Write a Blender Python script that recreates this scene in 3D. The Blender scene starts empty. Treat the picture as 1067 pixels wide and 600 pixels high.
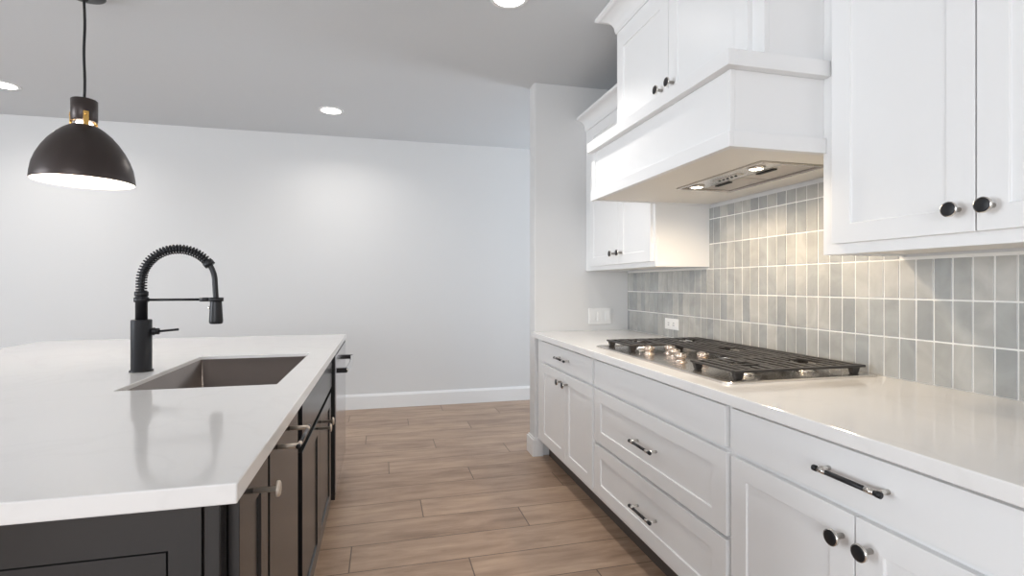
import bpy, bmesh, math, random
from mathutils import Vector, Matrix
random.seed(7)
PI = math.pi
scene = bpy.context.scene
C = scene.collection

# ------------------------------------------------------------ camera
F_PX, W_PX, H_PX, HORIZON = 537.8, 1067, 600, 296.5
CAM_Z = 1.26
cam_d = bpy.data.cameras.new('camera'); cam = bpy.data.objects.new('camera', cam_d); C.objects.link(cam)
cam_d.sensor_width = 36; cam_d.sensor_fit = 'HORIZONTAL'; cam_d.lens = 36 * F_PX / W_PX
cam_d.shift_y = -(H_PX / 2 - HORIZON) / W_PX
cam_d.clip_start = 0.02
cam.location = (0, 0, CAM_Z); cam.rotation_euler = (PI / 2, 0, -math.atan(135.5 / F_PX))
scene.camera = cam

# ------------------------------------------------------------ light and exposure
vs = scene.view_settings
scene.display_settings.display_device = 'sRGB'
vs.view_transform = 'Standard'; vs.look = 'None'; vs.gamma = 1.0; vs.use_curve_mapping = False
vs.exposure = 0.24
w = bpy.data.worlds.new('world'); scene.world = w; w.use_nodes = True
bgn = w.node_tree.nodes['Background']; bgn.inputs[0].default_value = (.75, .87, 1, 1); bgn.inputs[1].default_value = 1.0

def area(name, loc, direction, sx, sy, power, col, spread=PI):
    l = bpy.data.lights.new(name, 'AREA'); l.shape = 'RECTANGLE'; l.size = sx; l.size_y = sy
    l.energy = power; l.color = col; l.spread = spread
    o = bpy.data.objects.new(name, l); C.objects.link(o); o.location = loc
    o.rotation_euler = Vector(direction).to_track_quat('-Z', 'Z').to_euler()
    return o
# daylight coming in through the three window openings
area('daylight_behind', (-1.6, -3.55, 1.55), (0, 1, 0), 3.2, 1.9, 112, (.96, .975, 1))
area('daylight_left', (-6.25, 1.0, 1.5), (1, 0, 0), 3.8, 2.1, 325, (.895, .95, 1))
area('daylight_dining', (4.65, 4.65, 1.35), (-1, 0, 0), 1.4, 2.1, 115, (.82, .91, 1))

# ------------------------------------------------------------ materials
def new_mat(name):
    m = bpy.data.materials.new(name); m.use_nodes = True
    return m, m.node_tree.nodes, m.node_tree.links, m.node_tree.nodes['Principled BSDF']
def plain(name, col, rough=.5, metal=0, spec=.5, bump=0, bscale=40, coat=0, var=0):
    m, N, L, b = new_mat(name)
    b.inputs['Base Color'].default_value = (*col, 1); b.inputs['Roughness'].default_value = rough
    b.inputs['Metallic'].default_value = metal; b.inputs['Specular IOR Level'].default_value = spec
    b.inputs['Coat Weight'].default_value = coat
    tc = N.new('ShaderNodeTexCoord'); n = N.new('ShaderNodeTexNoise'); n.inputs['Scale'].default_value = bscale
    n.inputs['Detail'].default_value = 3
    L.new(tc.outputs['Object'], n.inputs['Vector'])
    if var:
        mx = N.new('ShaderNodeMix'); mx.data_type = 'RGBA'
        mx.inputs[6].default_value = (*[c * (1 - var) for c in col], 1); mx.inputs[7].default_value = (*[min(1, c * (1 + var)) for c in col], 1)
        L.new(n.outputs['Fac'], mx.inputs[0]); L.new(mx.outputs[2], b.inputs['Base Color'])
    if bump:
        bp = N.new('ShaderNodeBump'); bp.inputs['Strength'].default_value = bump; bp.inputs['Distance'].default_value = .002
        L.new(n.outputs['Fac'], bp.inputs['Height']); L.new(bp.outputs['Normal'], b.inputs['Normal'])
    return m
def emit(name, col, s):
    m, N, L, b = new_mat(name)
    b.inputs['Base Color'].default_value = (*col, 1)
    b.inputs['Emission Color'].default_value = (*col, 1); b.inputs['Emission Strength'].default_value = s
    return m

M = {}
M['wall'] = plain('wall_paint', (.68, .68, .68), .75, spec=.3, bump=.15, bscale=160)
M['ceiling'] = plain('ceiling_paint', (.635, .655, .675), .85, spec=.2, bump=.15, bscale=120)
M['trim'] = plain('trim_paint', (.80, .80, .80), .38)
M['cab'] = plain('white_lacquer', (.83, .83, .83), .33, spec=.5, var=.01, bscale=6)
M['cab_under'] = plain('cabinet_underside', (.84, .81, .76), .5)
M['isl'] = plain('charcoal_lacquer', (.020, .020, .021), .24, spec=.6, var=.06, bscale=8)
M['black'] = plain('matte_black_metal', (.018, .018, .02), .38, metal=.3)
M['iron'] = plain('cast_iron', (.032, .028, .026), .38, bump=.3, bscale=300)
M['kick_shadow'] = plain('shadowed_toe_kick', (.09, .075, .065), .6)  # shadow under the white base cabinets, put into the board colour
M['dark'] = plain('dark_recess', (.02, .02, .02), .7)
M['nickel'] = plain('brushed_nickel', (.72, .69, .65), .25, metal=1)
M['champ'] = plain('champagne_nickel', (.62, .54, .46), .40, metal=.55)
M['chrome'] = plain('polished_chrome', (.8, .8, .8), .1, metal=1)
M['dial'] = plain('warm_polished_metal', (.70, .60, .52), .18, metal=1)
M['brass'] = plain('brass', (.85, .52, .16), .25, metal=1)
M['shade'] = plain('bronze_enamel', (.055, .043, .040), .38, metal=.6, spec=.6)
M['shade_in'] = plain('white_enamel', (.9, .88, .85), .5)
M['plate'] = plain('white_plastic', (.82, .82, .81), .35)
M['spring'] = plain('black_spring_steel', (.03, .03, .033), .3, metal=.6)
M['sink'] = plain('brushed_sink_steel', (.20, .17, .155), .34, metal=.9, bump=.1, bscale=90)
M['dw'] = plain('stainless_door', (.62, .62, .64), .16, metal=1)
M['steel'] = plain('cooktop_steel', (.66, .63, .60), .24, metal=1, bump=.08, bscale=200)
M['filter'] = plain('filter_mesh', (.55, .50, .46), .4, metal=.8)
M['bulb'] = emit('lit_bulb', (1, .90, .78), 9)
M['led'] = emit('lit_downlight', (1, .97, .92), 12)
M['hoodled'] = emit('lit_hood_lamp', (1, .90, .72), 22)

def quartz():
    m, N, L, b = new_mat('white_quartz')
    tc = N.new('ShaderNodeTexCoord')
    n1 = N.new('ShaderNodeTexNoise'); n1.inputs['Scale'].default_value = 2.2; n1.inputs['Detail'].default_value = 7; n1.inputs['Distortion'].default_value = .9
    L.new(tc.outputs['Object'], n1.inputs['Vector'])
    r = N.new('ShaderNodeValToRGB'); e = r.color_ramp.elements
    e[0].position = .47; e[0].color = (.82, .805, .79, 1); e[1].position = .53; e[1].color = (.82, .805, .79, 1)
    x = e.new(.50); x.color = (.80, .785, .77, 1)
    L.new(n1.outputs['Fac'], r.inputs['Fac']); L.new(r.outputs['Color'], b.inputs['Base Color'])
    b.inputs['Roughness'].default_value = .09; b.inputs['Specular IOR Level'].default_value = .55
    return m
M['quartz'] = quartz()

def floor_mat():
    m, N, L, b = new_mat('wood_look_plank_tile')
    def math_(op, a, c=None):
        n = N.new('ShaderNodeMath'); n.operation = op
        for i, v in enumerate((a, c)):
            if v is None: continue
            if isinstance(v, (int, float)): n.inputs[i].default_value = v
            else: L.new(v, n.inputs[i])
        return n.outputs[0]
    tc = N.new('ShaderNodeTexCoord'); sp = N.new('ShaderNodeSeparateXYZ'); L.new(tc.outputs['Object'], sp.inputs[0])
    X, Y = sp.outputs[0], sp.outputs[1]
    PW, PL = .235, 1.42
    yy = math_('DIVIDE', math_('SUBTRACT', Y, 3.30 - 20 * PW), PW)
    row = math_('FLOOR', yy); fy = math_('FRACT', yy)
    off = math_('FRACT', math_('MULTIPLY', row, .3737))
    xx = math_('ADD', math_('DIVIDE', X, PL), math_('ADD', off, 20.12))
    col = math_('FLOOR', xx); fx = math_('FRACT', xx)
    cmb = N.new('ShaderNodeCombineXYZ'); L.new(row, cmb.inputs[0]); L.new(col, cmb.inputs[1])
    wn = N.new('ShaderNodeTexWhiteNoise'); wn.noise_dimensions = '2D'; L.new(cmb.outputs[0], wn.inputs['Vector'])
    # grain: noise stretched along the plank, shifted per plank
    g = N.new('ShaderNodeCombineXYZ')
    L.new(math_('MULTIPLY', X, 1.5), g.inputs[0]); L.new(math_('MULTIPLY', Y, 10), g.inputs[1]); L.new(math_('MULTIPLY', wn.outputs['Value'], 30), g.inputs[2])
    n1 = N.new('ShaderNodeTexNoise'); n1.inputs['Scale'].default_value = 1.6; n1.inputs['Detail'].default_value = 12; n1.inputs['Roughness'].default_value = .70; n1.inputs['Distortion'].default_value = .6
    L.new(g.outputs[0], n1.inputs['Vector'])
    g2 = N.new('ShaderNodeCombineXYZ')
    L.new(math_('MULTIPLY', X, 1.0), g2.inputs[0]); L.new(math_('MULTIPLY', Y, 3.5), g2.inputs[1]); L.new(math_('MULTIPLY', wn.outputs['Value'], 11), g2.inputs[2])
    n2 = N.new('ShaderNodeTexNoise'); n2.inputs['Scale'].default_value = 2.6; n2.inputs['Detail'].default_value = 8
    L.new(g2.outputs[0], n2.inputs['Vector'])
    ramp = N.new('ShaderNodeValToRGB'); e = ramp.color_ramp.elements
    e[0].position = .33; e[0].color = (.205, .132, .090, 1); e[1].position = .69; e[1].color = (.51, .365, .262, 1)
    x = e.new(.5); x.color = (.36, .248, .176, 1)
    mixf = math_('ADD', math_('MULTIPLY', n1.outputs['Fac'], .62), math_('ADD', math_('MULTIPLY', n2.outputs['Fac'], .34), math_('MULTIPLY', wn.outputs['Value'], .07)))
    L.new(mixf, ramp.inputs['Fac'])
    # joints
    def edge(f, wdt): return math_('GREATER_THAN', math_('ABSOLUTE', math_('SUBTRACT', f, .5)), .5 - wdt)
    j = math_('MAXIMUM', edge(fy, .0028 / PW), edge(fx, .0030 / PL))
    mx = N.new('ShaderNodeMix'); mx.data_type = 'RGBA'; mx.inputs[7].default_value = (.13, .09, .065, 1)
    L.new(j, mx.inputs[0]); L.new(ramp.outputs['Color'], mx.inputs[6]); L.new(mx.outputs[2], b.inputs['Base Color'])
    b.inputs['Roughness'].default_value = .38; b.inputs['Specular IOR Level'].default_value = .4
    bp = N.new('ShaderNodeBump'); bp.inputs['Strength'].default_value = .25; bp.inputs['Distance'].default_value = .002
    L.new(math_('SUBTRACT', n1.outputs['Fac'], math_('MULTIPLY', j, .8)), bp.inputs['Height']); L.new(bp.outputs['Normal'], b.inputs['Normal'])
    return m
M['floor'] = floor_mat()

def tile_mat():
    m, N, L, b = new_mat('glazed_grey_tile')
    geo = N.new('ShaderNodeNewGeometry'); tc = N.new('ShaderNodeTexCoord')
    ramp = N.new('ShaderNodeValToRGB'); e = ramp.color_ramp.elements
    e[0].position = 0; e[0].color = (.33, .34, .34, 1); e[1].position = 1; e[1].color = (.47, .46, .435, 1)
    x = e.new(.35); x.color = (.375, .38, .37, 1); x = e.new(.7); x.color = (.43, .425, .405, 1)
    L.new(geo.outputs['Random Per Island'], ramp.inputs['Fac'])
    n = N.new('ShaderNodeTexNoise'); n.inputs['Scale'].default_value = 9; n.inputs['Detail'].default_value = 6; n.inputs['Distortion'].default_value = .8
    L.new(tc.outputs['Object'], n.inputs['Vector'])
    mx = N.new('ShaderNodeMix'); mx.data_type = 'RGBA'; mx.blend_type = 'OVERLAY'; mx.inputs[0].default_value = .35
    L.new(ramp.outputs['Color'], mx.inputs[6]); L.new(n.outputs['Fac'], mx.inputs[7]); L.new(mx.outputs[2], b.inputs['Base Color'])
    b.inputs['Roughness'].default_value = .16; b.inputs['Specular IOR Level'].default_value = .55
    n2 = N.new('ShaderNodeTexNoise'); n2.inputs['Scale'].default_value = 22; n2.inputs['Detail'].default_value = 2
    L.new(tc.outputs['Object'], n2.inputs['Vector'])
    bp = N.new('ShaderNodeBump'); bp.inputs['Strength'].default_value = .3; bp.inputs['Distance'].default_value = .003
    L.new(n2.outputs['Fac'], bp.inputs['Height']); L.new(bp.outputs['Normal'], b.inputs['Normal'])
    return m
M['tile'] = tile_mat()
M['grout'] = plain('pale_grout', (.86, .85, .82), .8)

# ------------------------------------------------------------ mesh builder
class MB:
    def __init__(s): s.bm = bmesh.new(); s.mats = []
    def mi(s, m):
        if m not in s.mats: s.mats.append(m)
        return s.mats.index(m)
    def faces(s, vs, fs, m, smooth=False):
        i = s.mi(m); v = [s.bm.verts.new(p) for p in vs]
        for f in fs:
            try: q = s.bm.faces.new([v[k] for k in f])
            except ValueError: continue
            q.material_index = i; q.smooth = smooth
        return s
    def box(s, x0, x1, y0, y1, z0, z1, m):
        vs = [(x, y, z) for x in (x0, x1) for y in (y0, y1) for z in (z0, z1)]
        return s.faces(vs, [(0, 1, 3, 2), (4, 6, 7, 5), (0, 4, 5, 1), (2, 3, 7, 6), (0, 2, 6, 4), (1, 5, 7, 3)], m)
    def hexa(s, pts, m):   # eight points: bottom four, top four
        return s.faces(pts, [(0, 3, 2, 1), (4, 5, 6, 7), (0, 1, 5, 4), (1, 2, 6, 5), (2, 3, 7, 6), (3, 0, 4, 7)], m)
    def lathe(s, c, prof, m, axis=(0, 0, 1), n=32, smooth=True, closed=False):
        A = Vector(axis).normalized(); q = Vector((0, 0, 1)).rotation_difference(A)
        c = Vector(c); vs = []; fs = []; k = len(prof)
        for r, h in prof:
            for i in range(n):
                a = 2 * PI * i / n
                vs.append(c + q @ Vector((r * math.cos(a), r * math.sin(a), h)))
        for j in range(k - 1 + (1 if closed else 0)):
            j2 = (j + 1) % k
            for i in range(n):
                i2 = (i + 1) % n
                fs.append((j * n + i, j * n + i2, j2 * n + i2, j2 * n + i))
        if not closed:
            if prof[0][0] > 1e-4: fs.append(tuple(reversed(range(n))))
            if prof[-1][0] > 1e-4: fs.append(tuple((k - 1) * n + i for i in range(n)))
        return s.faces(vs, fs, m, smooth)
    def cyl(s, a, b, r, m, n=20, r2=None):
        a, b = Vector(a), Vector(b)
        return s.lathe(a, [(r, 0), (r if r2 is None else r2, (b - a).length)], m, b - a, n)
    def tube(s, pts, r, m, n=10):
        pts = [Vector(p) for p in pts]; vs = []; fs = []; up = Vector((0, 1, 0)); prev = None
        for i, p in enumerate(pts):
            t = (pts[min(i + 1, len(pts) - 1)] - pts[max(i - 1, 0)]).normalized()
            if prev is None:
                a = t.orthogonal().normalized()
            else:
                a = (prev - t * prev.dot(t)).normalized()
            prev = a; b_ = t.cross(a)
            rr = r[i] if isinstance(r, (list, tuple)) else r
            for k in range(n):
                an = 2 * PI * k / n
                vs.append(p + (a * math.cos(an) + b_ * math.sin(an)) * rr)
        for i in range(len(pts) - 1):
            for k in range(n):
                k2 = (k + 1) % n
                fs.append((i * n + k, i * n + k2, (i + 1) * n + k2, (i + 1) * n + k))
        fs.append(tuple(reversed(range(n)))); fs.append(tuple((len(pts) - 1) * n + k for k in range(n)))
        return s.faces(vs, fs, m, True)
    def prism(s, poly, a, b, m):   # poly: list of functions' points at a and b -> lists of 3D points
        n = len(poly); vs = [p for p in a] + [p for p in b]
        fs = [tuple(reversed(range(n))), tuple(range(n, 2 * n))] + [(i, (i + 1) % n, n + (i + 1) % n, n + i) for i in range(n)]
        return s.faces(vs, fs, m)
    def shaker(s, mp, u0, u1, v0, v1, m, th=.020, st=.070, rl=.062, rec=.006, flat=False, groove=0):
        """a cabinet front; mp(u, v, n) -> world, n = 0 on the front face, negative into the cabinet"""
        if flat:
            vs = [mp(u, v, n) for n in (0, -th) for (u, v) in ((u0, v0), (u1, v0), (u1, v1), (u0, v1))]
            return s.faces(vs, [(0, 1, 2, 3), (7, 6, 5, 4), (0, 4, 5, 1), (1, 5, 6, 2), (2, 6, 7, 3), (3, 7, 4, 0)], m)
        o = [(u0, v0), (u1, v0), (u1, v1), (u0, v1)]; q = .0015
        i1 = [(u0 + st, v0 + rl), (u1 - st, v0 + rl), (u1 - st, v1 - rl), (u0 + st, v1 - rl)]
        i2 = [(u0 + st + q, v0 + rl + q), (u1 - st - q, v0 + rl + q), (u1 - st - q, v1 - rl - q), (u0 + st + q, v1 - rl - q)]
        vs = [mp(u, v, 0) for u, v in o] + [mp(u, v, 0) for u, v in i1] + [mp(u, v, -rec) for u, v in i2] + [mp(u, v, -th) for u, v in o]
        fs = []
        for k in range(4):
            k2 = (k + 1) % 4
            fs += [(k, k2, 4 + k2, 4 + k), (4 + k, 4 + k2, 8 + k2, 8 + k), (12 + k2, k2, k, 12 + k)]
        if groove:
            for k in range(8, 12): vs[k] = mp(*i2[k - 8], -(rec + groove))
            w_ = .005
            vs += [mp(u0 + st + w_, v0 + rl + w_, -rec), mp(u1 - st - w_, v0 + rl + w_, -rec), mp(u1 - st - w_, v1 - rl - w_, -rec), mp(u0 + st + w_, v1 - rl - w_, -rec)]
            fs += [(8 + k, 8 + (k + 1) % 4, 16 + (k + 1) % 4, 16 + k) for k in range(4)] + [(16, 17, 18, 19), (15, 14, 13, 12)]
        else: fs += [(8, 9, 10, 11), (15, 14, 13, 12)]
        return s.faces(vs, fs, m)
    def build(s, name, parent=None, bevel=0, seg=2, recalc=True, origin=None):
        if recalc: bmesh.ops.recalc_face_normals(s.bm, faces=s.bm.faces)
        base = Vector((0, 0, 0)); p = parent
        while p is not None: base += p.location; p = p.parent
        loc = Vector((0, 0, 0))
        if parent is None and origin is not None: loc = Vector(origin)
        bmesh.ops.translate(s.bm, verts=s.bm.verts, vec=-(base + loc))
        me = bpy.data.meshes.new(name); s.bm.to_mesh(me); s.bm.free()
        for m in s.mats: me.materials.append(M[m])
        o = bpy.data.objects.new(name, me); C.objects.link(o); o.parent = parent; o.location = loc
        if bevel:
            b = o.modifiers.new('bevel', 'BEVEL'); b.width = bevel; b.segments = seg; b.limit_method = 'ANGLE'; b.angle_limit = math.radians(40)
            b.harden_normals = False
        return o
def thing(name, loc, label, cat, group=None):
    o = bpy.data.objects.new(name, None); C.objects.link(o); o.location = loc; o.empty_display_size = .1
    return tag(o, label, cat, group)
def tag(o, label, cat, group=None):
    o['label'] = label; o['category'] = cat
    if group: o['group'] = group
    return o
def struct(o): o['kind'] = 'structure'; return o

# ------------------------------------------------------------ room shell
XW, H = 1.843, 2.747           # kitchen wall, ceiling
YB, YR0, YR1 = 5.45, 3.64, 3.766   # back wall, partition
XL, XR, YF = -6.1, 4.5, -3.4
struct(MB().box(XL - .15, XR + .15, YF - .15, YB + .15, -.1, 0, 'floor').build('floor'))
struct(MB().box(XL - .15, XR + .15, YF - .15, YB + .15, H, H + .1, 'ceiling').build('ceiling'))
struct(MB().box(XL - .15, XR + .15, YB, YB + .12, 0, H, 'wall').build('wall_back'))
struct(MB().box(XW, XW + .12, YF, YR0, 0, H, 'wall').build('wall_right'))
struct(MB().box(1.088, XR, YR0, YR1, 0, H, 'wall').build('wall_partition', bevel=.004))
def holed(name, horizontal, c0, c1, a0, a1, h0, h1, z0, z1):
    mb = MB()
    def bx(p, q, r, s_):
        if q - p < 1e-3: return
        if horizontal: mb.box(p, q, c0, c1, r, s_, 'wall')
        else: mb.box(c0, c1, p, q, r, s_, 'wall')
    bx(a0, h0, 0, H); bx(h1, a1, 0, H); bx(h0, h1, 0, z0); bx(h0, h1, z1, H)
    struct(mb.build(name))
holed('wall_front', True, YF - .12, YF, XL, XW + .12, -3.2, 0, .6, 2.5)
holed('wall_left', False, XL - .12, XL, YF, YB, -.9, 3.5, .45, 2.55)
holed('wall_dining', False, XR, XR + .12, YR1, YB, 3.95, 5.3, .3, 2.4)
def window(name, horizontal, c, a0, a1, z0, z1, n):
    mb = MB(); t = .05
    def bx(p, q, r, s_):
        if horizontal: mb.box(p, q, c - .03, c + .03, r, s_, 'trim')
        else: mb.box(c - .03, c + .03, p, q, r, s_, 'trim')
    bx(a0, a1, z0, z0 + t); bx(a0, a1, z1 - t, z1)
    for i in range(n + 1):
        p = a0 + (a1 - a0 - t) * i / n
        bx(p, p + t, z0 + t, z1 - t)
    struct(mb.build(name))
window('window_1', True, YF - .06, -3.2, 0, .6, 2.5, 3)
window('window_2', False, XL - .06, -.9, 3.5, .45, 2.55, 4)
window('window_3', False, XR + .06, 3.95, 5.3, .3, 2.4, 2)

def base_profile(mb, a, b, out, h=.149, t=.018):
    """a baseboard run from a to b (xy), projecting towards out, with a chamfered top"""
    a, b, out = Vector((*a, 0)), Vector((*b, 0)), Vector((*out, 0))
    prof = [(0, 0), (t, 0), (t, h - .022), (t * .62, h - .008), (t * .45, h), (0, h)]
    pa = [a + out * u + Vector((0, 0, z)) for u, z in prof]; pb = [b + out * u + Vector((0, 0, z)) for u, z in prof]
    mb.prism(prof, pa, pb, 'trim')
mb = MB(); base_profile(mb, (XL, YB), (XR, YB), (0, -1)); struct(mb.build('baseboard_back'))
mb = MB(); hB, tB = .137, .019
# baseboard wrapping the partition's free end
for (x0, x1, y0, y1) in ((1.088 - tB, 1.088, YR0 - tB, YR1 + tB), (1.088, 1.150, YR0 - tB, YR0), (1.088, XR, YR1, YR1 + tB)):
    mb.box(x0, x1, y0, y1, 0, hB - .012, 'trim')
k = tB * .55
for (x0, x1, y0, y1) in ((1.088 - k, 1.088, YR0 - k, YR1 + k), (1.088, 1.150, YR0 - k, YR0), (1.088, XR, YR1, YR1 + k)):
    mb.box(x0, x1, y0, y1, hB - .012, hB, 'trim')
struct(mb.build('baseboard_partition', bevel=.003))

# ------------------------------------------------------------ hardware
def bar_handle(parent, mp, u, v, L=.180, proj=.036, bar='black', post='nickel', name='handle'):
    mb = MB(); r = .0062 if bar == 'black' else .0048
    P = lambda a, b, c: Vector(mp(a, b, c))
    mb.cyl(P(u - L / 2, v, proj), P(u + L / 2, v, proj), r, bar, 16)
    for s_ in (-1, 1):
        e = u + s_ * (L / 2 - .012); c_ = u + s_ * (L / 2 - .026)
        mb.cyl(P(e, v, -.001), P(e, v, proj), .0062, post, 14)
        mb.cyl(P(c_ - .011, v, proj), P(c_ + .011, v, proj), r * 1.12, post, 16)
        mb.cyl(P(u + s_ * (L / 2 - .010), v, proj), P(u + s_ * (L / 2 + .001), v, proj), r * 1.22, bar, 16)
    return mb.build(name, parent)
def knob(parent, mp, u, v, r=.0200, face='black', body='nickel', proj=.038):
    mb = MB(); P = lambda c: Vector(mp(u, v, c)); ax = P(1) - P(0)
    mb.lathe(P(0), [(.0068, -.001), (.0068, proj - .012), (r * .72, proj - .010), (r, proj - .006), (r, proj)] if face == 'black' else [(.0055, -.001), (.0055, proj - .006), (r, proj - .005), (r, proj)], body, ax, 28)
    mb.lathe(P(0), [(r * .90, proj - .001), (r * .90, proj + .0012), (r * .80, proj + .002)], face, ax, 28)
    return mb.build('knob', parent)

# fronts facing the aisle on the right-hand run
XD = 1.09
def mpR(x): return lambda u, v, n: (x - n, u, v)
def mpI(x): return lambda u, v, n: (x + n, u, v)
def base_cab(y0, y1, label, first=False):
    t = thing('base_cabinet', (1.45, (y0 + y1) / 2, 0), label, 'cabinet', 'white base cabinets under the long counter')
    mb = MB(); mb.box(XD + .020, XW - .002, y0, y1, .135, .877, 'cab'); mb.build('carcass', t, .0015)
    mb = MB(); mb.box(XD + .105, XD + .12, y0, y1, 0, .135, 'kick_shadow'); mb.build('toe_kick', t)
    return t
def front(parent, name, mp, y0, y1, z0, z1, mat='cab', flat=False, **k):
    mb = MB(); mb.shaker(mp, y0, y1, z0, z1, mat, flat=flat, **k)
    return mb.build(name, parent, .0013, 2)
mp = mpR(XD)
# cabinet beside the partition
t = base_cab(2.555, 3.621, 'narrowest white base cabinet at the partition end, one drawer above two small doors')
d = front(t, 'drawer', mp, 2.572, 3.487, .728, .863, flat=True); bar_handle(d, mp, 3.005, .800)
d = front(t, 'door', mp, 3.003, 3.487, .165, .710); knob(d, mp, 3.056, .652)
d = front(t, 'door', mp, 2.572, 2.999, .165, .710); knob(d, mp, 2.950, .652)
# cabinet with wide drawers under the cooktop
t = base_cab(1.450, 2.555, 'white base cabinet with wide stacked drawers beneath the gas cooktop')
front(t, 'false_front', mp, 1.470, 2.543, .728, .863, flat=True)
d = front(t, 'drawer', mp, 1.464, 2.543, .438, .712, st=.078); bar_handle(d, mp, 1.985, .575)
d = front(t, 'drawer', mp, 1.464, 2.543, .165, .424, st=.078); bar_handle(d, mp, 1.985, .290)
# nearest cabinet
t = base_cab(.500, 1.450, 'nearest white base cabinet, long top drawer above two doors with black knobs')
d = front(t, 'drawer', mp, .530, 1.440, .728, .863, flat=True); bar_handle(d, mp, .985, .800)
d = front(t, 'door', mp, .993, 1.440, .165, .710); knob(d, mp, 1.024, .648)
d = front(t, 'door', mp, .530, .989, .165, .710); knob(d, mp, .948, .648)

# long counter
mb = MB(); mb.box(1.063, XW - .001, .480, YR0 - .001, .877, .914, 'quartz')
o = mb.build('countertop', None, .003, 2, origin=(1.45, 2, .877)); tag(o, 'long white quartz countertop running along the tiled wall under the cooktop', 'countertop')

# backsplash
mb = MB(); TP, TH = .0607, .143; g = .0056
def in_rows(z): return z
ystart = 1.303 % TP
mb2 = MB()
XG = XW - .006
mb.box(XG + .001, XW - .0005, .480, YR0 - .001, .9145, 1.360, 'grout')
mb.box(XG + .001, XW - .0005, 1.480, 2.617, 1.360, 1.700, 'grout')
n0 = int((.48 - ystart) / TP) - 1
for i in range(n0, 70):
    a = ystart + i * TP + g / 2; b = a + TP - g
    if b < .49 or a > YR0 - .004: continue
    aa, bb = max(a, .482), min(b, YR0 - .003)
    if bb - aa < .006: continue
    for r in range(6):
        z0 = .922 + (r) * TH + g / 2 if r else .917
        z1 = .922 + (r + 1) * TH - g / 2
        lo, hi = aa, bb
        if r >= 3:
            lo, hi = max(aa, 1.482), min(bb, 2.614)
            if hi - lo < .012: continue
        z1 = min(z1, 1.700)
        dx = [random.uniform(-.0009, .0009) for _ in range(4)]
        f = XG - .002
        mb.hexa([(f + dx[0], lo, z0), (XG + .002, lo, z0), (XG + .002, hi, z0), (f + dx[1], hi, z0),
                 (f + dx[2], lo, z1), (XG + .002, lo, z1), (XG + .002, hi, z1), (f + dx[3], hi, z1)], 'tile')
o = mb.build('backsplash', None, .0008, 1, origin=(XW, 2, .914))
tag(o, 'backsplash of slim upright glazed grey tiles in straight rows behind the cooktop', 'backsplash')

# ------------------------------------------------------------ wall cabinets
def crown(mb, x, y0, y1, z0, z1, pr, left_return=False, ret_x=None, mat='cab'):
    """crown moulding along Y on a face at x, profile cove; optional mitred return on the +Y side"""
    hgt = z1 - z0; prof = [(0, 0), (.006, 0), (.008, .10)]
    for i in range(9):
        a = i / 8 * PI / 2
        prof.append((.010 + (pr - .022) * (1 - math.cos(a)), .12 + .66 * math.sin(a)))
    prof += [(pr - .008, .80), (pr, .84), (pr, 1), (0, 1)]
    n = len(prof)
    rings = [[(x - p, y0, z0 + q * hgt) for p, q in prof]]
    if left_return:
        rings.append([(x - p, y1 + p, z0 + q * hgt) for p, q in prof])
        rings.append([(ret_x, y1 + p, z0 + q * hgt) for p, q in prof])
    else:
        rings.append([(x - p, y1, z0 + q * hgt) for p, q in prof])
    vs = [p for r in rings for p in r]; fs = [tuple(reversed(range(n))), tuple((len(rings) - 1) * n + i for i in range(n))]
    for j in range(len(rings) - 1):
        for i in range(n):
            i2 = (i + 1) % n
            fs.append((j * n + i, j * n + i2, (j + 1) * n + i2, (j + 1) * n + i))
    mb.faces(vs, fs, mat)
XU = 1.492; ZU = 1.362
WG = 'white wall cabinets above the counter'
def wall_cab(y0, y1, z0, z1, x, label):
    t = thing('wall_cabinet', ((x + XW) / 2, (y0 + y1) / 2, z0), label, 'cabinet', WG)
    mb = MB()
    mb.box(x, x + .019, y0, y1, z0, z1, 'cab')
    mb.box(x + .019, XW - .001, y0, y0 + .016, z0, z1, 'cab'); mb.box(x + .019, XW - .001, y1 - .016, y1, z0, z1, 'cab')
    mb.box(x + .019, XW - .001, y0 + .016, y1 - .016, z0 + .008, z0 + .022, 'cab_under'); mb.box(x + .019, XW - .001, y0 + .016, y1 - .016, z1 - .016, z1, 'cab')
    mb.box(XW - .008, XW - .001, y0 + .016, y1 - .016, z0 + .022, z1 - .016, 'cab')
    mb.build('carcass', t, .0012)
    return t
mpu = mpR(XU - .020)
# left one, between hood and partition
t = wall_cab(2.618, 3.638, ZU, 2.41, XU, 'low white wall cabinet in the corner between range hood and partition')
d = front(t, 'door', mpu, 3.055, 3.520, 1.392, 2.385); knob(d, mpu, 3.105, 1.462)
d = front(t, 'door', mpu, 2.640, 3.051, 1.392, 2.385); knob(d, mpu, 3.000, 1.462)
mb = MB(); crown(mb, XU, 2.618, 3.638, 2.41, 2.510, .076); mb.build('crown_moulding', t)
# right one
t = wall_cab(.500, 1.479, ZU, 2.640, XU, 'tall white wall cabinet nearest the camera, right of the range hood')
d = front(t, 'door', mpu, .992, 1.427, 1.397, 2.60); knob(d, mpu, 1.030, 1.457)
d = front(t, 'door', mpu, .555, .988, 1.397, 2.60); knob(d, mpu, .951, 1.457)
mb = MB(); crown(mb, XU, .500, 1.479, 2.640, H - .001, .09); mb.build('crown_moulding', t)
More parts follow.
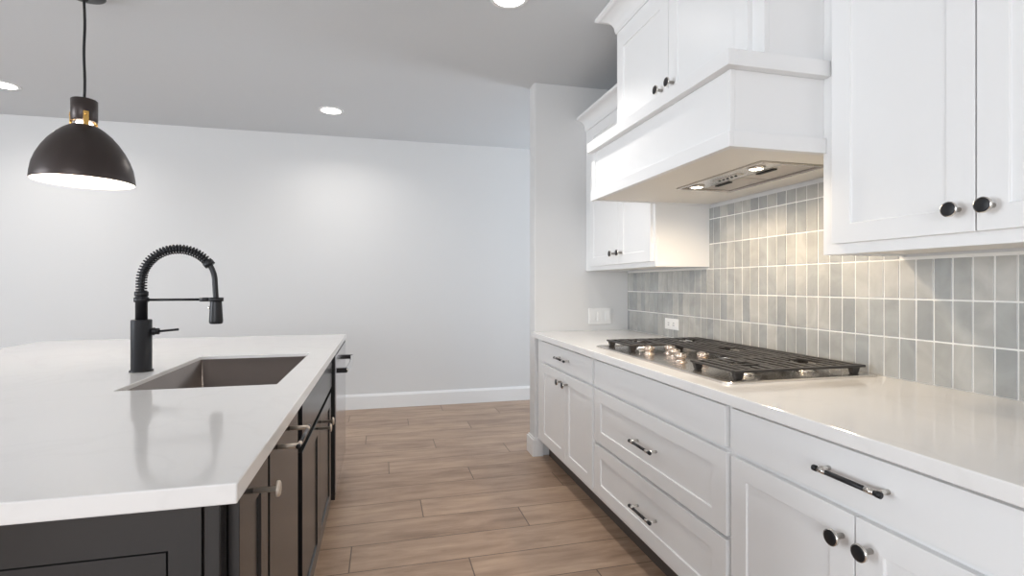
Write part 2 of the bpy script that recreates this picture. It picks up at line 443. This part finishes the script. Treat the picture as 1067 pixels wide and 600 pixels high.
# middle one, above the hood
XM = 1.250
t = wall_cab(1.4795, 2.603, 2.027, 2.636, XM, 'short white wall cabinet with two black knobs sitting above the range hood')
mpm = mpR(XM - .020)
d = front(t, 'door', mpm, 2.052, 2.560, 2.036, 2.575, rl=.058); knob(d, mpm, 2.100, 2.138)
d = front(t, 'door', mpm, 1.537, 2.048, 2.036, 2.575, rl=.058); knob(d, mpm, 2.005, 2.138)
mb = MB(); crown(mb, XM, 1.4795, 2.603, 2.633, H - .001, .092, True, XW - .001)
mb.build('crown_moulding', t)

# ------------------------------------------------------------ range hood
t = thing('range_hood', (1.45, 2.06, 1.715), 'big white boxed range hood with shelf moulding over the cooktop', 'range hood')
XH, y0, y1 = 1.118, 1.4795, 2.617
zb, zt = 1.716, 1.975
mb = MB()
mb.box(XH, XH + .018, y0, y1, zb, zt, 'cab')                          # front
mb.box(XH + .018, XW - .008, y0, y0 + .018, zb, zt, 'cab')               # near side
mb.box(XH + .018, XW - .008, y1 - .018, y1, zb, zt, 'cab')
mb.box(XH + .018, XW - .008, y0 + .018, y1 - .018, zt - .012, zt, 'cab')
mb.build('hood_body', t, .0015)
mb = MB(); mb.box(XH + .018, 1.368, y0 + .018, y1 - .018, 1.722, 1.736, 'cab_under'); mb.box(1.672, XW - .008, y0 + .018, y1 - .018, 1.722, 1.736, 'cab_under')
mb.box(1.368, 1.672, 2.212, y1 - .018, 1.722, 1.736, 'cab_under'); mb.box(1.368, 1.672, y0 + .018, 1.636, 1.722, 1.736, 'cab_under')
mb.build('underside_panel', t)
mb = MB(); mb.box(XH - .014, XH, y0 - .014, y1 + .012, zb - .002, zb + .050, 'cab'); mb.box(XH, XU - .001, y0 - .014, y0, zb - .002, zb + .050, 'cab')
mb.box(XH - .007, XH, y1 - .028, y1 + .012, zb + .05, zt - .0, 'cab')
mb.build('bottom_band', t, .0015)
mb = MB()
def shelf_ring(p, q0, q1):
    mb.box(XH - p, XH, y0 - p, y1 + min(p, .012), q0, q1, 'cab'); mb.box(XH, XU - .001, y0 - p, y0, q0, q1, 'cab')
shelf_ring(.034, 1.973, 2.026)
mb.box(XH, XM + .05, y0, y1, 1.975, 2.026, 'cab'); mb.build('shelf_moulding', t, .002)
ins = MB()
X0, X1, Y0, Y1, zi = 1.370, 1.670, 1.640, 2.210, 1.719
ins.box(X0, X0 + .012, Y0, Y1, zi - .004, zi + .02, 'steel'); ins.box(X1 - .012, X1, Y0, Y1, zi - .004, zi + .02, 'steel')
ins.box(X0 + .012, X1 - .012, Y0, Y0 + .012, zi - .004, zi + .02, 'steel'); ins.box(X0 + .012, X1 - .012, Y1 - .012, Y1, zi - .004, zi + .02, 'steel')
ins.box(X0 + .012, X0 + .135, Y0 + .012, Y1 - .012, zi + .004, zi + .02, 'steel')
ins.box(1.505, X1 - .012, Y0 + .012, Y1 - .012, zi + .014, zi + .02, 'dark')
iv = ins.build('vent_insert', t, .001)
for a, b in ((Y0 + .016, (Y0 + Y1) / 2 - .003), ((Y0 + Y1) / 2 + .003, Y1 - .016)):
    f = MB(); f.box(1.507, X1 - .015, a, b, zi + .004, zi + .012, 'filter')
    c = (a + b) / 2; f.box(1.512, 1.530, c - .05, c + .05, zi - .001, zi + .004, 'dark')
    f.build('grease_filter', iv)
f = MB(); f.box(1.432, 1.47, 1.86, 2.02, zi, zi + .004, 'nickel')
for i in range(5): f.cyl((1.451, 1.885 + i * .027, zi), (1.451, 1.885 + i * .027, zi - .003), .006, 'black', 12)
f.build('control_strip', iv)
for yy in (1.746, 2.142):
    f = MB(); f.lathe((1.437, yy, zi + .004), [(.001, -.006), (.026, -.006), (.026, 0)], 'hoodled', n=24)
    f.lathe((1.437, yy, zi + .004), [(.026, 0), (.026, -.008), (.034, -.007), (.036, 0)], 'nickel', n=24)
    f.build('hood_lamp', iv)
    l = bpy.data.lights.new('hood_light', 'SPOT'); l.energy = 9; l.color = (1, .80, .56); l.spot_size = math.radians(176); l.spot_blend = .6; l.shadow_soft_size = .03
    o = bpy.data.objects.new('hood_light', l); C.objects.link(o); o.parent = iv; o.location = Vector((1.437, yy, zi - .040)) - t.location

# ------------------------------------------------------------ cooktop
t = thing('gas_cooktop', (1.49, 2.12, .914), 'stainless gas cooktop with black cast iron grates set in the counter', 'cooktop')
cx0, cx1, cy0, cy1 = 1.152, 1.825, 1.545, 2.685
mb = MB(); R = .03; pts = []
for (cx, cy, a0) in ((cx1 - R, cy1 - R, 0), (cx0 + R, cy1 - R, 90), (cx0 + R, cy0 + R, 180), (cx1 - R, cy0 + R, 270)):
    for i in range(7):
        a = math.radians(a0 + i * 15); pts.append((cx + R * math.cos(a), cy + R * math.sin(a)))
n = len(pts); cxm, cym = (cx0 + cx1) / 2, (cy0 + cy1) / 2
def ring(sc, z): return [(cxm + (x - cxm) * (1 - sc / ((cx1 - cx0) / 2)), cym + (y - cym) * (1 - sc / ((cy1 - cy0) / 2)), z) for x, y in pts]
rings = [ring(0, .9143), ring(0, .919), ring(.004, .922), ring(.030, .922), ring(.038, .918)]
vs = [p for r in rings for p in r]; fs = [tuple(reversed(range(n))), tuple((len(rings) - 1) * n + i for i in range(n))]
for j in range(len(rings) - 1):
    for i in range(n): fs.append((j * n + i, j * n + (i + 1) % n, (j + 1) * n + (i + 1) % n, (j + 1) * n + i))
mb.faces(vs, fs, 'steel'); mb.build('cooktop_tray', t)
burners = [(1.36, 2.53, .034), (1.64, 2.53, .040), (1.62, 2.125, .055), (1.36, 1.72, .040), (1.64, 1.72, .034)]
for bx, by, br in burners:
    mb = MB(); mb.lathe((bx, by, .918), [(br * 1.5, 0), (br * 1.45, .004), (br, .006), (br, .014), (br * .9, .016)], 'nickel', n=32)
    mb.lathe((bx, by, .934), [(br * .88, 0), (br * .9, .004), (br * .8, .007), (.001, .008)], 'iron', n=32)
    mb.build('burner', t)
for bx, by in ((1.272, 2.295), (1.385, 2.295), (1.330, 2.160), (1.272, 2.020), (1.385, 2.020)):
    mb = MB(); mb.lathe((bx, by, .918), [(.030, 0), (.030, .003), (.021, .004), (.0215, .020), (.026, .021), (.026, .036), (.022, .039), (.001, .039)], 'dial', n=24)
    mb.box(bx - .005, bx + .005, by - .024, by + .024, .955, .962, 'dial')
    mb.build('burner_knob', t)
GZ0, GZ1 = .945, .954
def grate(xa, xb, ya, yb, holes, feet):
    mb = MB(); w_ = .019
    mb.box(xa, xb, ya, ya + w_, GZ0, GZ1, 'iron'); mb.box(xa, xb, yb - w_, yb, GZ0, GZ1, 'iron')
    nb = max(4, round((xb - xa) / .043)); st = (xb - xa - w_) / nb
    for i in range(nb + 1):
        x = xa + i * st; segs = [(ya + w_, yb - w_)]
        for hx, hy, hr in holes:
            if abs(x + w_ / 2 - hx) < hr:
                half = math.sqrt(hr * hr - (x + w_ / 2 - hx) ** 2) * .9
                ns = []
                for a, b in segs:
                    if hy - half > a and hy + half < b: ns += [(a, hy - half), (hy + half, b)]
                    else: ns.append((a, b))
                segs = ns
        for a, b in segs: mb.box(x, x + w_, a, b, GZ0 + .001, GZ1, 'iron')
    for hx, hy, hr in holes:
        for sx in (-1, 1):
            mb.box(hx + sx * hr - .006, hx + sx * hr + .006, ya + w_, yb - w_, GZ0, GZ1 - .001, 'iron')
        mb.box(xa + w_, hx - hr * .5, hy - .006, hy + .006, GZ0 - .001, GZ1 - .002, 'iron') if hx - hr * .5 > xa + w_ else None
    for fx, fy in feet:
        mb.hexa([(fx - .012, fy - .010, .9185), (fx + .012, fy - .010, .9185), (fx + .012, fy + .010, .9185), (fx - .012, fy + .010, .9185),
                 (fx - .020, fy - .012, GZ0), (fx + .020, fy - .012, GZ0), (fx + .020, fy + .012, GZ0), (fx - .020, fy + .012, GZ0)], 'iron')
    return mb.build('grate', t, .002, 1)
grate(1.215, 1.790, 2.385, 2.665, [(1.36, 2.53, .060), (1.64, 2.53, .060)], [(1.24, 2.645), (1.24, 2.405), (1.765, 2.645), (1.765, 2.405)])
grate(1.455, 1.790, 1.868, 2.378, [(1.62, 2.13, .065)], [(1.48, 2.36), (1.48, 1.886), (1.765, 2.36), (1.765, 1.886)])
grate(1.215, 1.790, 1.578, 1.860, [(1.36, 1.72, .060), (1.64, 1.72, .060)], [(1.24, 1.842), (1.24, 1.600), (1.755, 1.842), (1.755, 1.600)])

# ------------------------------------------------------------ outlets
t = thing('wall_switch', (1.603, YR0, 1.02), 'white three-gang wall switch plate on the partition above the counter', 'switch')
mb = MB(); mb.box(1.511, 1.696, YR0 - .007, YR0 - .0003, .960, 1.082, 'plate'); mb.build('cover_plate', t, .003)
for i in range(3):
    x = 1.5415 + i * .062; mb = MB()
    mb.hexa([(x - .019, YR0 - .012, .988), (x + .019, YR0 - .012, .988), (x + .019, YR0 - .006, .988), (x - .019, YR0 - .006, .988),
             (x - .019, YR0 - .0085, 1.054), (x + .019, YR0 - .0085, 1.054), (x + .019, YR0 - .006, 1.054), (x - .019, YR0 - .006, 1.054)], 'plate')
    mb.build('rocker', t, .001)
t = thing('power_outlet', (XG - .002, 3.005, 1.005), 'small white power outlet set sideways in the tiled wall', 'outlet')
XO = XG - .0035
mb = MB(); mb.box(XO - .006, XO, 2.925, 3.085, .968, 1.040, 'plate'); mb.build('cover_plate', t, .002)
for s_ in (-1, 1):
    mb = MB(); c = 3.005 + s_ * .030; mb.box(XO - .009, XO - .005, c - .024, c + .024, .987, 1.021, 'plate')
    mb.box(XO - .0095, XO - .008, c - .008, c + .010, .995, .998, 'dark'); mb.box(XO - .0095, XO - .008, c - .008, c + .010, 1.009, 1.012, 'dark')
    mb.build('socket', t)

# ------------------------------------------------------------ island
IX0, IX1, IY0, IY1 = -2.010, -.245, .991, 3.788
SX0, SX1, SY0, SY1 = -.846, -.356, 1.942, 2.781
mb = MB()
xs, ys = [IX0, SX0, SX1, IX1], [IY0, SY0, SY1, IY1]
idx = {}; vs = []; 
for z in (.877, .914):
    for i in range(4):
        for j in range(4): idx[(i, j, z)] = len(vs); vs.append((xs[i], ys[j], z))
fs = []
for z in (.877, .914):
    for i in range(3):
        for j in range(3):
            if i == 1 and j == 1: continue
            fs.append((idx[(i, j, z)], idx[(i + 1, j, z)], idx[(i + 1, j + 1, z)], idx[(i, j + 1, z)]))
def side(a, b): fs.append((idx[(*a, .877)], idx[(*b, .877)], idx[(*b, .914)], idx[(*a, .914)]))
for i in range(3): side((i, 0), (i + 1, 0)); side((i, 3), (i + 1, 3)); side((0, i), (0, i + 1)); side((3, i), (3, i + 1))
side((1, 1), (2, 1)); side((1, 2), (2, 2)); side((1, 1), (1, 2)); side((2, 1), (2, 2))
mb.faces(vs, fs, 'quartz')
o = mb.build('island_countertop', None, .003, 2, origin=(-1.13, 2.39, .877)); tag(o, 'white quartz island top with a square sink cutout', 'countertop')

# sink: open-topped basin
t = thing('kitchen_sink', ((SX0 + SX1) / 2, (SY0 + SY1) / 2, .65), 'undermount brown-grey steel sink basin in the island top', 'sink')
mb = MB(); e = .004; zb_ = .655; r = .02
ax0, ax1, ay0, ay1 = SX0 + e, SX1 - e, SY0 + e, SY1 - e; m_ = .0034
def rr(x0, x1, y0, y1, R, z):
    out = []
    for (cx, cy, a0) in ((x1 - R, y1 - R, 0), (x0 + R, y1 - R, 90), (x0 + R, y0 + R, 180), (x1 - R, y0 + R, 270)):
        for i in range(6):
            a = math.radians(a0 + i * 18); out.append((cx + R * math.cos(a), cy + R * math.sin(a), z))
    return out
rings = [rr(ax0 - m_, ax1 + m_, ay0 - m_, ay1 + m_, .004, .899), rr(ax0, ax1, ay0, ay1, .008, .899), rr(ax0 + .001, ax1 - .001, ay0 + .001, ay1 - .001, .014, .68),
         rr(ax0 + .02, ax1 - .02, ay0 + .02, ay1 - .02, .014, .657)]
rings.append(rr(-.63, -.57, 2.33, 2.39, .029, .652))
rings += [rr(-.63, -.57, 2.33, 2.39, .029, .648), rr(ax0 + .018, ax1 - .018, ay0 + .018, ay1 - .018, .014, .652), rr(ax0 - m_, ax1 + m_, ay0 - m_, ay1 + m_, .014, .68), rr(ax0 - m_, ax1 + m_, ay0 - m_, ay1 + m_, .004, .893)]
n = len(rings[0]); vs = [p for r_ in rings for p in r_]; fs = []
for j in range(len(rings) - 1):
    for i in range(n): fs.append((j * n + i, j * n + (i + 1) % n, (j + 1) * n + (i + 1) % n, (j + 1) * n + i))
for i in range(n): fs.append(((len(rings) - 1) * n + i, (len(rings) - 1) * n + (i + 1) % n, (i + 1) % n, i))
mb.faces(vs, fs, 'sink', True)
o = mb.build('basin', t)
mb = MB(); mb.lathe((-.60, 2.36, .650), [(.030, -.04), (.036, .002), (.045, .004), (.030, .005), (.022, .001), (.001, 0)], 'nickel', n=28); mb.build('drain', t)

# island body: end panels, fronts, cabinets
XF = -.258
def island_unit(y0, y1, label, name='base_cabinet', cat='cabinet', z0=.11, hollow=False):
    t = thing(name, (-.55, (y0 + y1) / 2, 0), label, cat, 'charcoal cabinets of the island')
    mb = MB()
    if hollow:
        mb.box(XF - .04, XF - .021, y0, y1, z0, .8765, 'isl'); mb.box(-.90, -.881, y0, y1, z0, .8765, 'isl')
        mb.box(-.881, XF - .04, y0, y0 + .018, z0, .8765, 'isl'); mb.box(-.881, XF - .04, y1 - .018, y1, z0, .8765, 'isl'); mb.box(-.881, XF - .04, y0 + .018, y1 - .018, z0, z0 + .018, 'isl')
    else: mb.box(-.90, XF - .021, y0, y1, z0, .8765, 'isl')
    mb.build('carcass', t, .0012)
    mb = MB(); mb.box(XF - .115, XF - .10, y0, y1, 0, z0, 'isl'); mb.build('toe_kick', t)
    return t
mpi = mpI(XF)
ik = dict(mat='isl')
t = island_unit(1.052, 1.325, 'slim charcoal island pull-out cabinet nearest the camera, with one knob')
d = front(t, 'door', mpi, 1.060, 1.308, .125, .868, **ik); knob(d, mpi, 1.168, .833, r=.0165, face='champ', body='champ', proj=.050)
t = island_unit(1.325, 1.800, 'flat-fronted charcoal island cabinet with a horizontal bar pull')
d = front(t, 'door', mpi, 1.330, 1.750, .125, .868, flat=True, **ik); bar_handle(d, mpi, 1.515, .845, L=.20, proj=.050, bar='spring', post='champ')
t = island_unit(1.800, 2.926, 'charcoal island sink cabinet with two shaker doors below a plain panel', hollow=True)
front(t, 'false_front', mpi, 1.845, 2.900, .722, .868, flat=True, **ik)
d = front(t, 'door', mpi, 1.845, 2.338, .125, .698, **ik); knob(d, mpi, 2.285, .660, r=.0165, face='champ', body='champ', proj=.052)
d = front(t, 'door', mpi, 2.344, 2.840, .125, .698, **ik); knob(d, mpi, 2.395, .660, r=.0165, face='champ', body='champ', proj=.052)
# panels
t = thing('island_end_panel', (-1.13, 1.03, 0), 'charcoal panelled end of the island facing the camera', 'panel')
mpe = lambda u, v, n: (u, 1.026 - n, v)
mb = MB(); mb.box(-1.975, XF - .0215, 1.040, 1.0515, 0, .8765, 'isl'); mb.build('backing_board', t)
for a, b in ((-.862, -.312), (-1.418, -.866), (-1.975, -1.422)):
    mb = MB(); mb.shaker(mpe, a, b, .0, .8765, 'isl', th=.0138, st=.052, rl=.084, rec=.004, groove=.008); mb.build('panel', t)
mb = MB(); mb.box(-.306, XF - .022, 1.020, 1.0395, 0, .8765, 'isl'); mb.build('corner_post', t, .002)
o = MB().box(-1.975, -.902, 1.052, 3.735, 0, .8765, 'isl').build('island_back_cabinet', None, .001, origin=(-1.4, 2.4, 0))
tag(o, 'charcoal seating-side body of the island under the left half of the top', 'cabinet')
o = MB().box(-.90, -.2455, 2.928, 2.962, .10, .8765, 'isl').build('dishwasher_side_panel', None, .001, origin=(-.5, 2.95, 0))
tag(o, 'dark upright panel between the dishwasher and the island sink cabinet', 'panel')
o = MB().box(-.90, -.2455, 3.722, 3.742, .10, .8765, 'isl').build('island_far_panel', None, .001, origin=(-.5, 3.73, 0))
tag(o, 'dark panel closing the far end of the island beyond the dishwasher', 'panel')
# dishwasher
t = thing('dishwasher', (-.55, 3.34, 0), 'stainless dishwasher with curved handle at the far end of the island', 'dishwasher')
mb = MB(); mb.box(-.86, -.300, 2.968, 3.716, .10, .870, 'dark'); mb.box(-.80, -.36, 2.945, 3.735, 0, .0995, 'isl'); mb.build('tub', t)
mb = MB(); mb.box(-.299, -.2425, 2.968, 3.716, .115, .868, 'dw'); d = mb.build('door', t, .003)
mb = MB(); P = []
for i in range(21):
    s_ = i / 20; y = 3.055 + s_ * .565; P.append((-.197 + .014 * math.sin(PI * s_), y, .778))
mb.tube(P, .013, 'chrome', 14)
for y in (3.055, 3.620):
    mb.box(-.2424, -.190, y - .014, y + .014, .765, .791, 'black')
mb.build('handle', d)

# ------------------------------------------------------------ faucet
FX, FY = -.934, 2.367
t = thing('kitchen_faucet', (FX, FY, .914), 'matte black spring-neck kitchen faucet standing behind the island sink', 'faucet')
mb = MB(); mb.lathe((FX, FY, .9143), [(.041, 0), (.041, .005), (.036, .007), (.036, .203), (.034, .206), (.001, .206)], 'black', n=36); mb.build('body', t)
mb = MB(); mb.lathe((FX, FY, 1.12), [(.021, 0), (.021, .070), (.026, .071), (.026, .088), (.021, .090), (.021, .094), (.024, .095), (.024, .112), (.018, .114)], 'black', n=28); mb.build('riser', t)
RC = .1325; ZC = 1.272; path = []
for i in range(8): path.append((FX, FY, 1.225 + (ZC - 1.225) * i / 8))
arc = []
for i in range(61):
    a = PI - PI * i / 60; arc.append((FX + RC + RC * math.cos(a), FY, ZC + RC * math.sin(a)))
path += arc
endz = 1.200
for i in range(1, 9): path.append((FX + 2 * RC + .004 * i / 8, FY, ZC - (ZC - endz) * i / 8))
mb = MB(); mb.tube(path, .0105, 'black', 12); hose = mb.build('hose', t)
# spring around the riser hose
def along(path, n):
    P = [Vector(p) for p in path]; L = [0]
    for i in range(1, len(P)): L.append(L[-1] + (P[i] - P[i - 1]).length)
    out = []
    for k in range(n):
        s_ = L[-1] * k / (n - 1); j = 1
        while j < len(L) - 1 and L[j] < s_: j += 1
        f = (s_ - L[j - 1]) / (L[j] - L[j - 1]); p = P[j - 1].lerp(P[j], f); out.append((p, (P[j] - P[j - 1]).normalized()))
    return out
sp = path[:8] + arc[:49]
turns = 34; ns = turns * 12; pts = []
for k, (p, tg) in enumerate(along(sp, ns)):
    a = 2 * PI * turns * k / ns; n1 = Vector((0, 1, 0)); n2 = tg.cross(n1)
    pts.append(p + (n1 * math.cos(a) + n2 * math.sin(a)) * .0172)
mb = MB(); mb.tube(pts, .0033, 'spring', 6)
pe, te = along(sp, 10)[-1]
mb.cyl(pe - te * .004, pe + te * .014, .021, 'black', 20); mb.build('spring_coil', t)
HX = FX + 2 * RC + .004
mb = MB(); mb.lathe((HX, FY, 1.098), [(.020, 0), (.0245, .003), (.026, .012), (.022, .085), (.022, .098), (.016, .104), (.011, .108)], 'black', n=28)
mb.cyl((HX - .026, FY - .006, 1.165), (HX - .0215, FY - .006, 1.165), .006, 'nickel', 12)
mb.build('spray_head', t)
mb = MB(); zr = 1.199; mb.cyl((FX + .02, FY, zr), (HX - .03, FY, zr), .0052, 'black', 14); mb.cyl((HX - .060, FY, zr), (HX - .022, FY, zr), .0085, 'black', 16)
mb.lathe((HX, FY, zr - .008), [(.0222, 0), (.028, 0), (.028, .016), (.0222, .016)], 'black', n=28, closed=True)
mb.build('support_arm', t)
mb = MB(); mb.cyl((FX + .034, FY, 1.072), (FX + .062, FY, 1.072), .0125, 'black', 20); mb.cyl((FX + .040, FY, 1.072), (FX + .046, FY, 1.072), .0155, 'black', 20)
mb.cyl((FX + .06, FY, 1.072), (FX + .132, FY, 1.078), .0048, 'black', 14); mb.build('lever', t)

# ------------------------------------------------------------ pendant lamp
PX, PY = -1.462, 3.065
t = thing('pendant_lamp', (PX, PY, 1.778), 'dark bronze dome pendant lamp hanging on a black cord over the island', 'pendant lamp')
prof = []
zr0, zr1 = 1.778, 2.046
outer = [(.210, 0), (.2115, .006), (.209, .035), (.202, .078), (.188, .120), (.168, .162), (.143, .202), (.115, .237), (.088, .262), (.066, .278), (.056, .284)]
inner = [(r - .004, z if i else 0) for i, (r, z) in enumerate(outer)]
mb = MB(); mb.lathe((PX, PY, zr0), outer, 'shade', n=64) if False else None
def strip(mb, prof, m, n=64):
    vs = []; fs = []
    for r, z in prof:
        for i in range(n):
            a = 2 * PI * i / n; vs.append((PX + r * math.cos(a), PY + r * math.sin(a), zr0 + z))
    for j in range(len(prof) - 1):
        for i in range(n): fs.append((j * n + i, j * n + (i + 1) % n, (j + 1) * n + (i + 1) % n, (j + 1) * n + i))
    mb.faces(vs, fs, m, True)
strip(mb, [(.208, 0)] + outer + [(.052, .284)], 'shade')
strip(mb, [(.208, 0)] + [(r - .004, z) for r, z in outer[1:]], 'shade_in')
sh = mb.build('lamp_shade', t, recalc=False)
mb = MB(); mb.lathe((PX, PY, 2.084), [(.001, 0), (.050, 0), (.055, .004), (.055, .108), (.050, .112), (.010, .113), (.008, .125)], 'shade', n=40); cap = mb.build('cap', t)
for a in (122, 242, 2):
    ca, sa = math.cos(math.radians(a - 180)), math.sin(math.radians(a - 180)); mb = MB()
    q0 = Vector((PX + ca * .0575, PY + sa * .0575, 0)); tn = Vector((-sa, ca, 0)); rd = Vector((ca, sa, 0))
    b8 = [q0 + tn * s1 * .011 + rd * s2 * .0022 for s1, s2 in ((-1, -1), (1, -1), (1, 1), (-1, 1))]
    mb.hexa([v + Vector((0, 0, 2.052)) for v in b8] + [v + Vector((0, 0, 2.128)) for v in b8], 'brass')
    mb.cyl(q0 + Vector((0, 0, 2.112)), q0 + rd * .006 + Vector((0, 0, 2.112)), .006, 'brass', 14)
    mb.build('bracket', cap, .002)
mb = MB(); mb.cyl((PX, PY, 2.075), (PX, PY, 2.02), .020, 'brass', 20); mb.lathe((PX, PY, 1.93), [(.001, 0), (.020, .006), (.031, .025), (.033, .045), (.024, .075), (.020, .095), (.034, .118), (.034, .150)], 'bulb', n=28); mb.build('bulb', t)
mb = MB(); cp = [(PX + .002 * math.sin(i * .9), PY, 2.205 + (2.725 - 2.205) * i / 12) for i in range(13)]; mb.tube(cp, .0062, 'black', 10); mb.build('cord', t)
mb = MB(); mb.lathe((PX, PY, 2.722), [(.001, 0), (.080, 0), (.088, .004), (.088, .0245)], 'black', n=40); mb.lathe((PX, PY, 2.695), [(.009, 0), (.017, .006), (.017, .0275)], 'black', n=20); mb.build('ceiling_canopy', t)
l = bpy.data.lights.new('pendant_light', 'POINT'); l.energy = 5; l.color = (1, .90, .80); l.shadow_soft_size = .04
o = bpy.data.objects.new('pendant_light', l); C.objects.link(o); o.parent = t; o.location = (0, 0, .10)

# ------------------------------------------------------------ recessed ceiling lights
def downlight(x, y, label, power, spread=150):
    t = thing('recessed_light', (x, y, H), label, 'ceiling light', 'round recessed ceiling lights')
    mb = MB(); mb.lathe((x, y, H), [(.078, -.001), (.080, -.006), (.100, -.004), (.103, 0)], 'trim', n=40, closed=True); mb.build('trim_ring', t)
    mb = MB(); mb.lathe((x, y, H), [(.079, -.0005), (.078, -.004), (.001, -.005)], 'led', n=40); mb.build('diffuser', t)
    l = bpy.data.lights.new('downlight', 'AREA'); l.shape = 'DISK'; l.size = .15; l.energy = power; l.color = (1, .95, .89); l.spread = math.radians(spread)
    o = bpy.data.objects.new('downlight', l); C.objects.link(o); o.parent = t; o.location = (0, 0, -.008)
downlight(-.421, 4.65, 'round recessed light in the ceiling above the empty back wall, middle of the picture', 6)
downlight(-2.735, 4.65, 'round recessed light cut by the left picture edge', 6)
downlight(.640, 2.60, 'round recessed light cut by the top picture edge above the aisle', 6.5, 110)
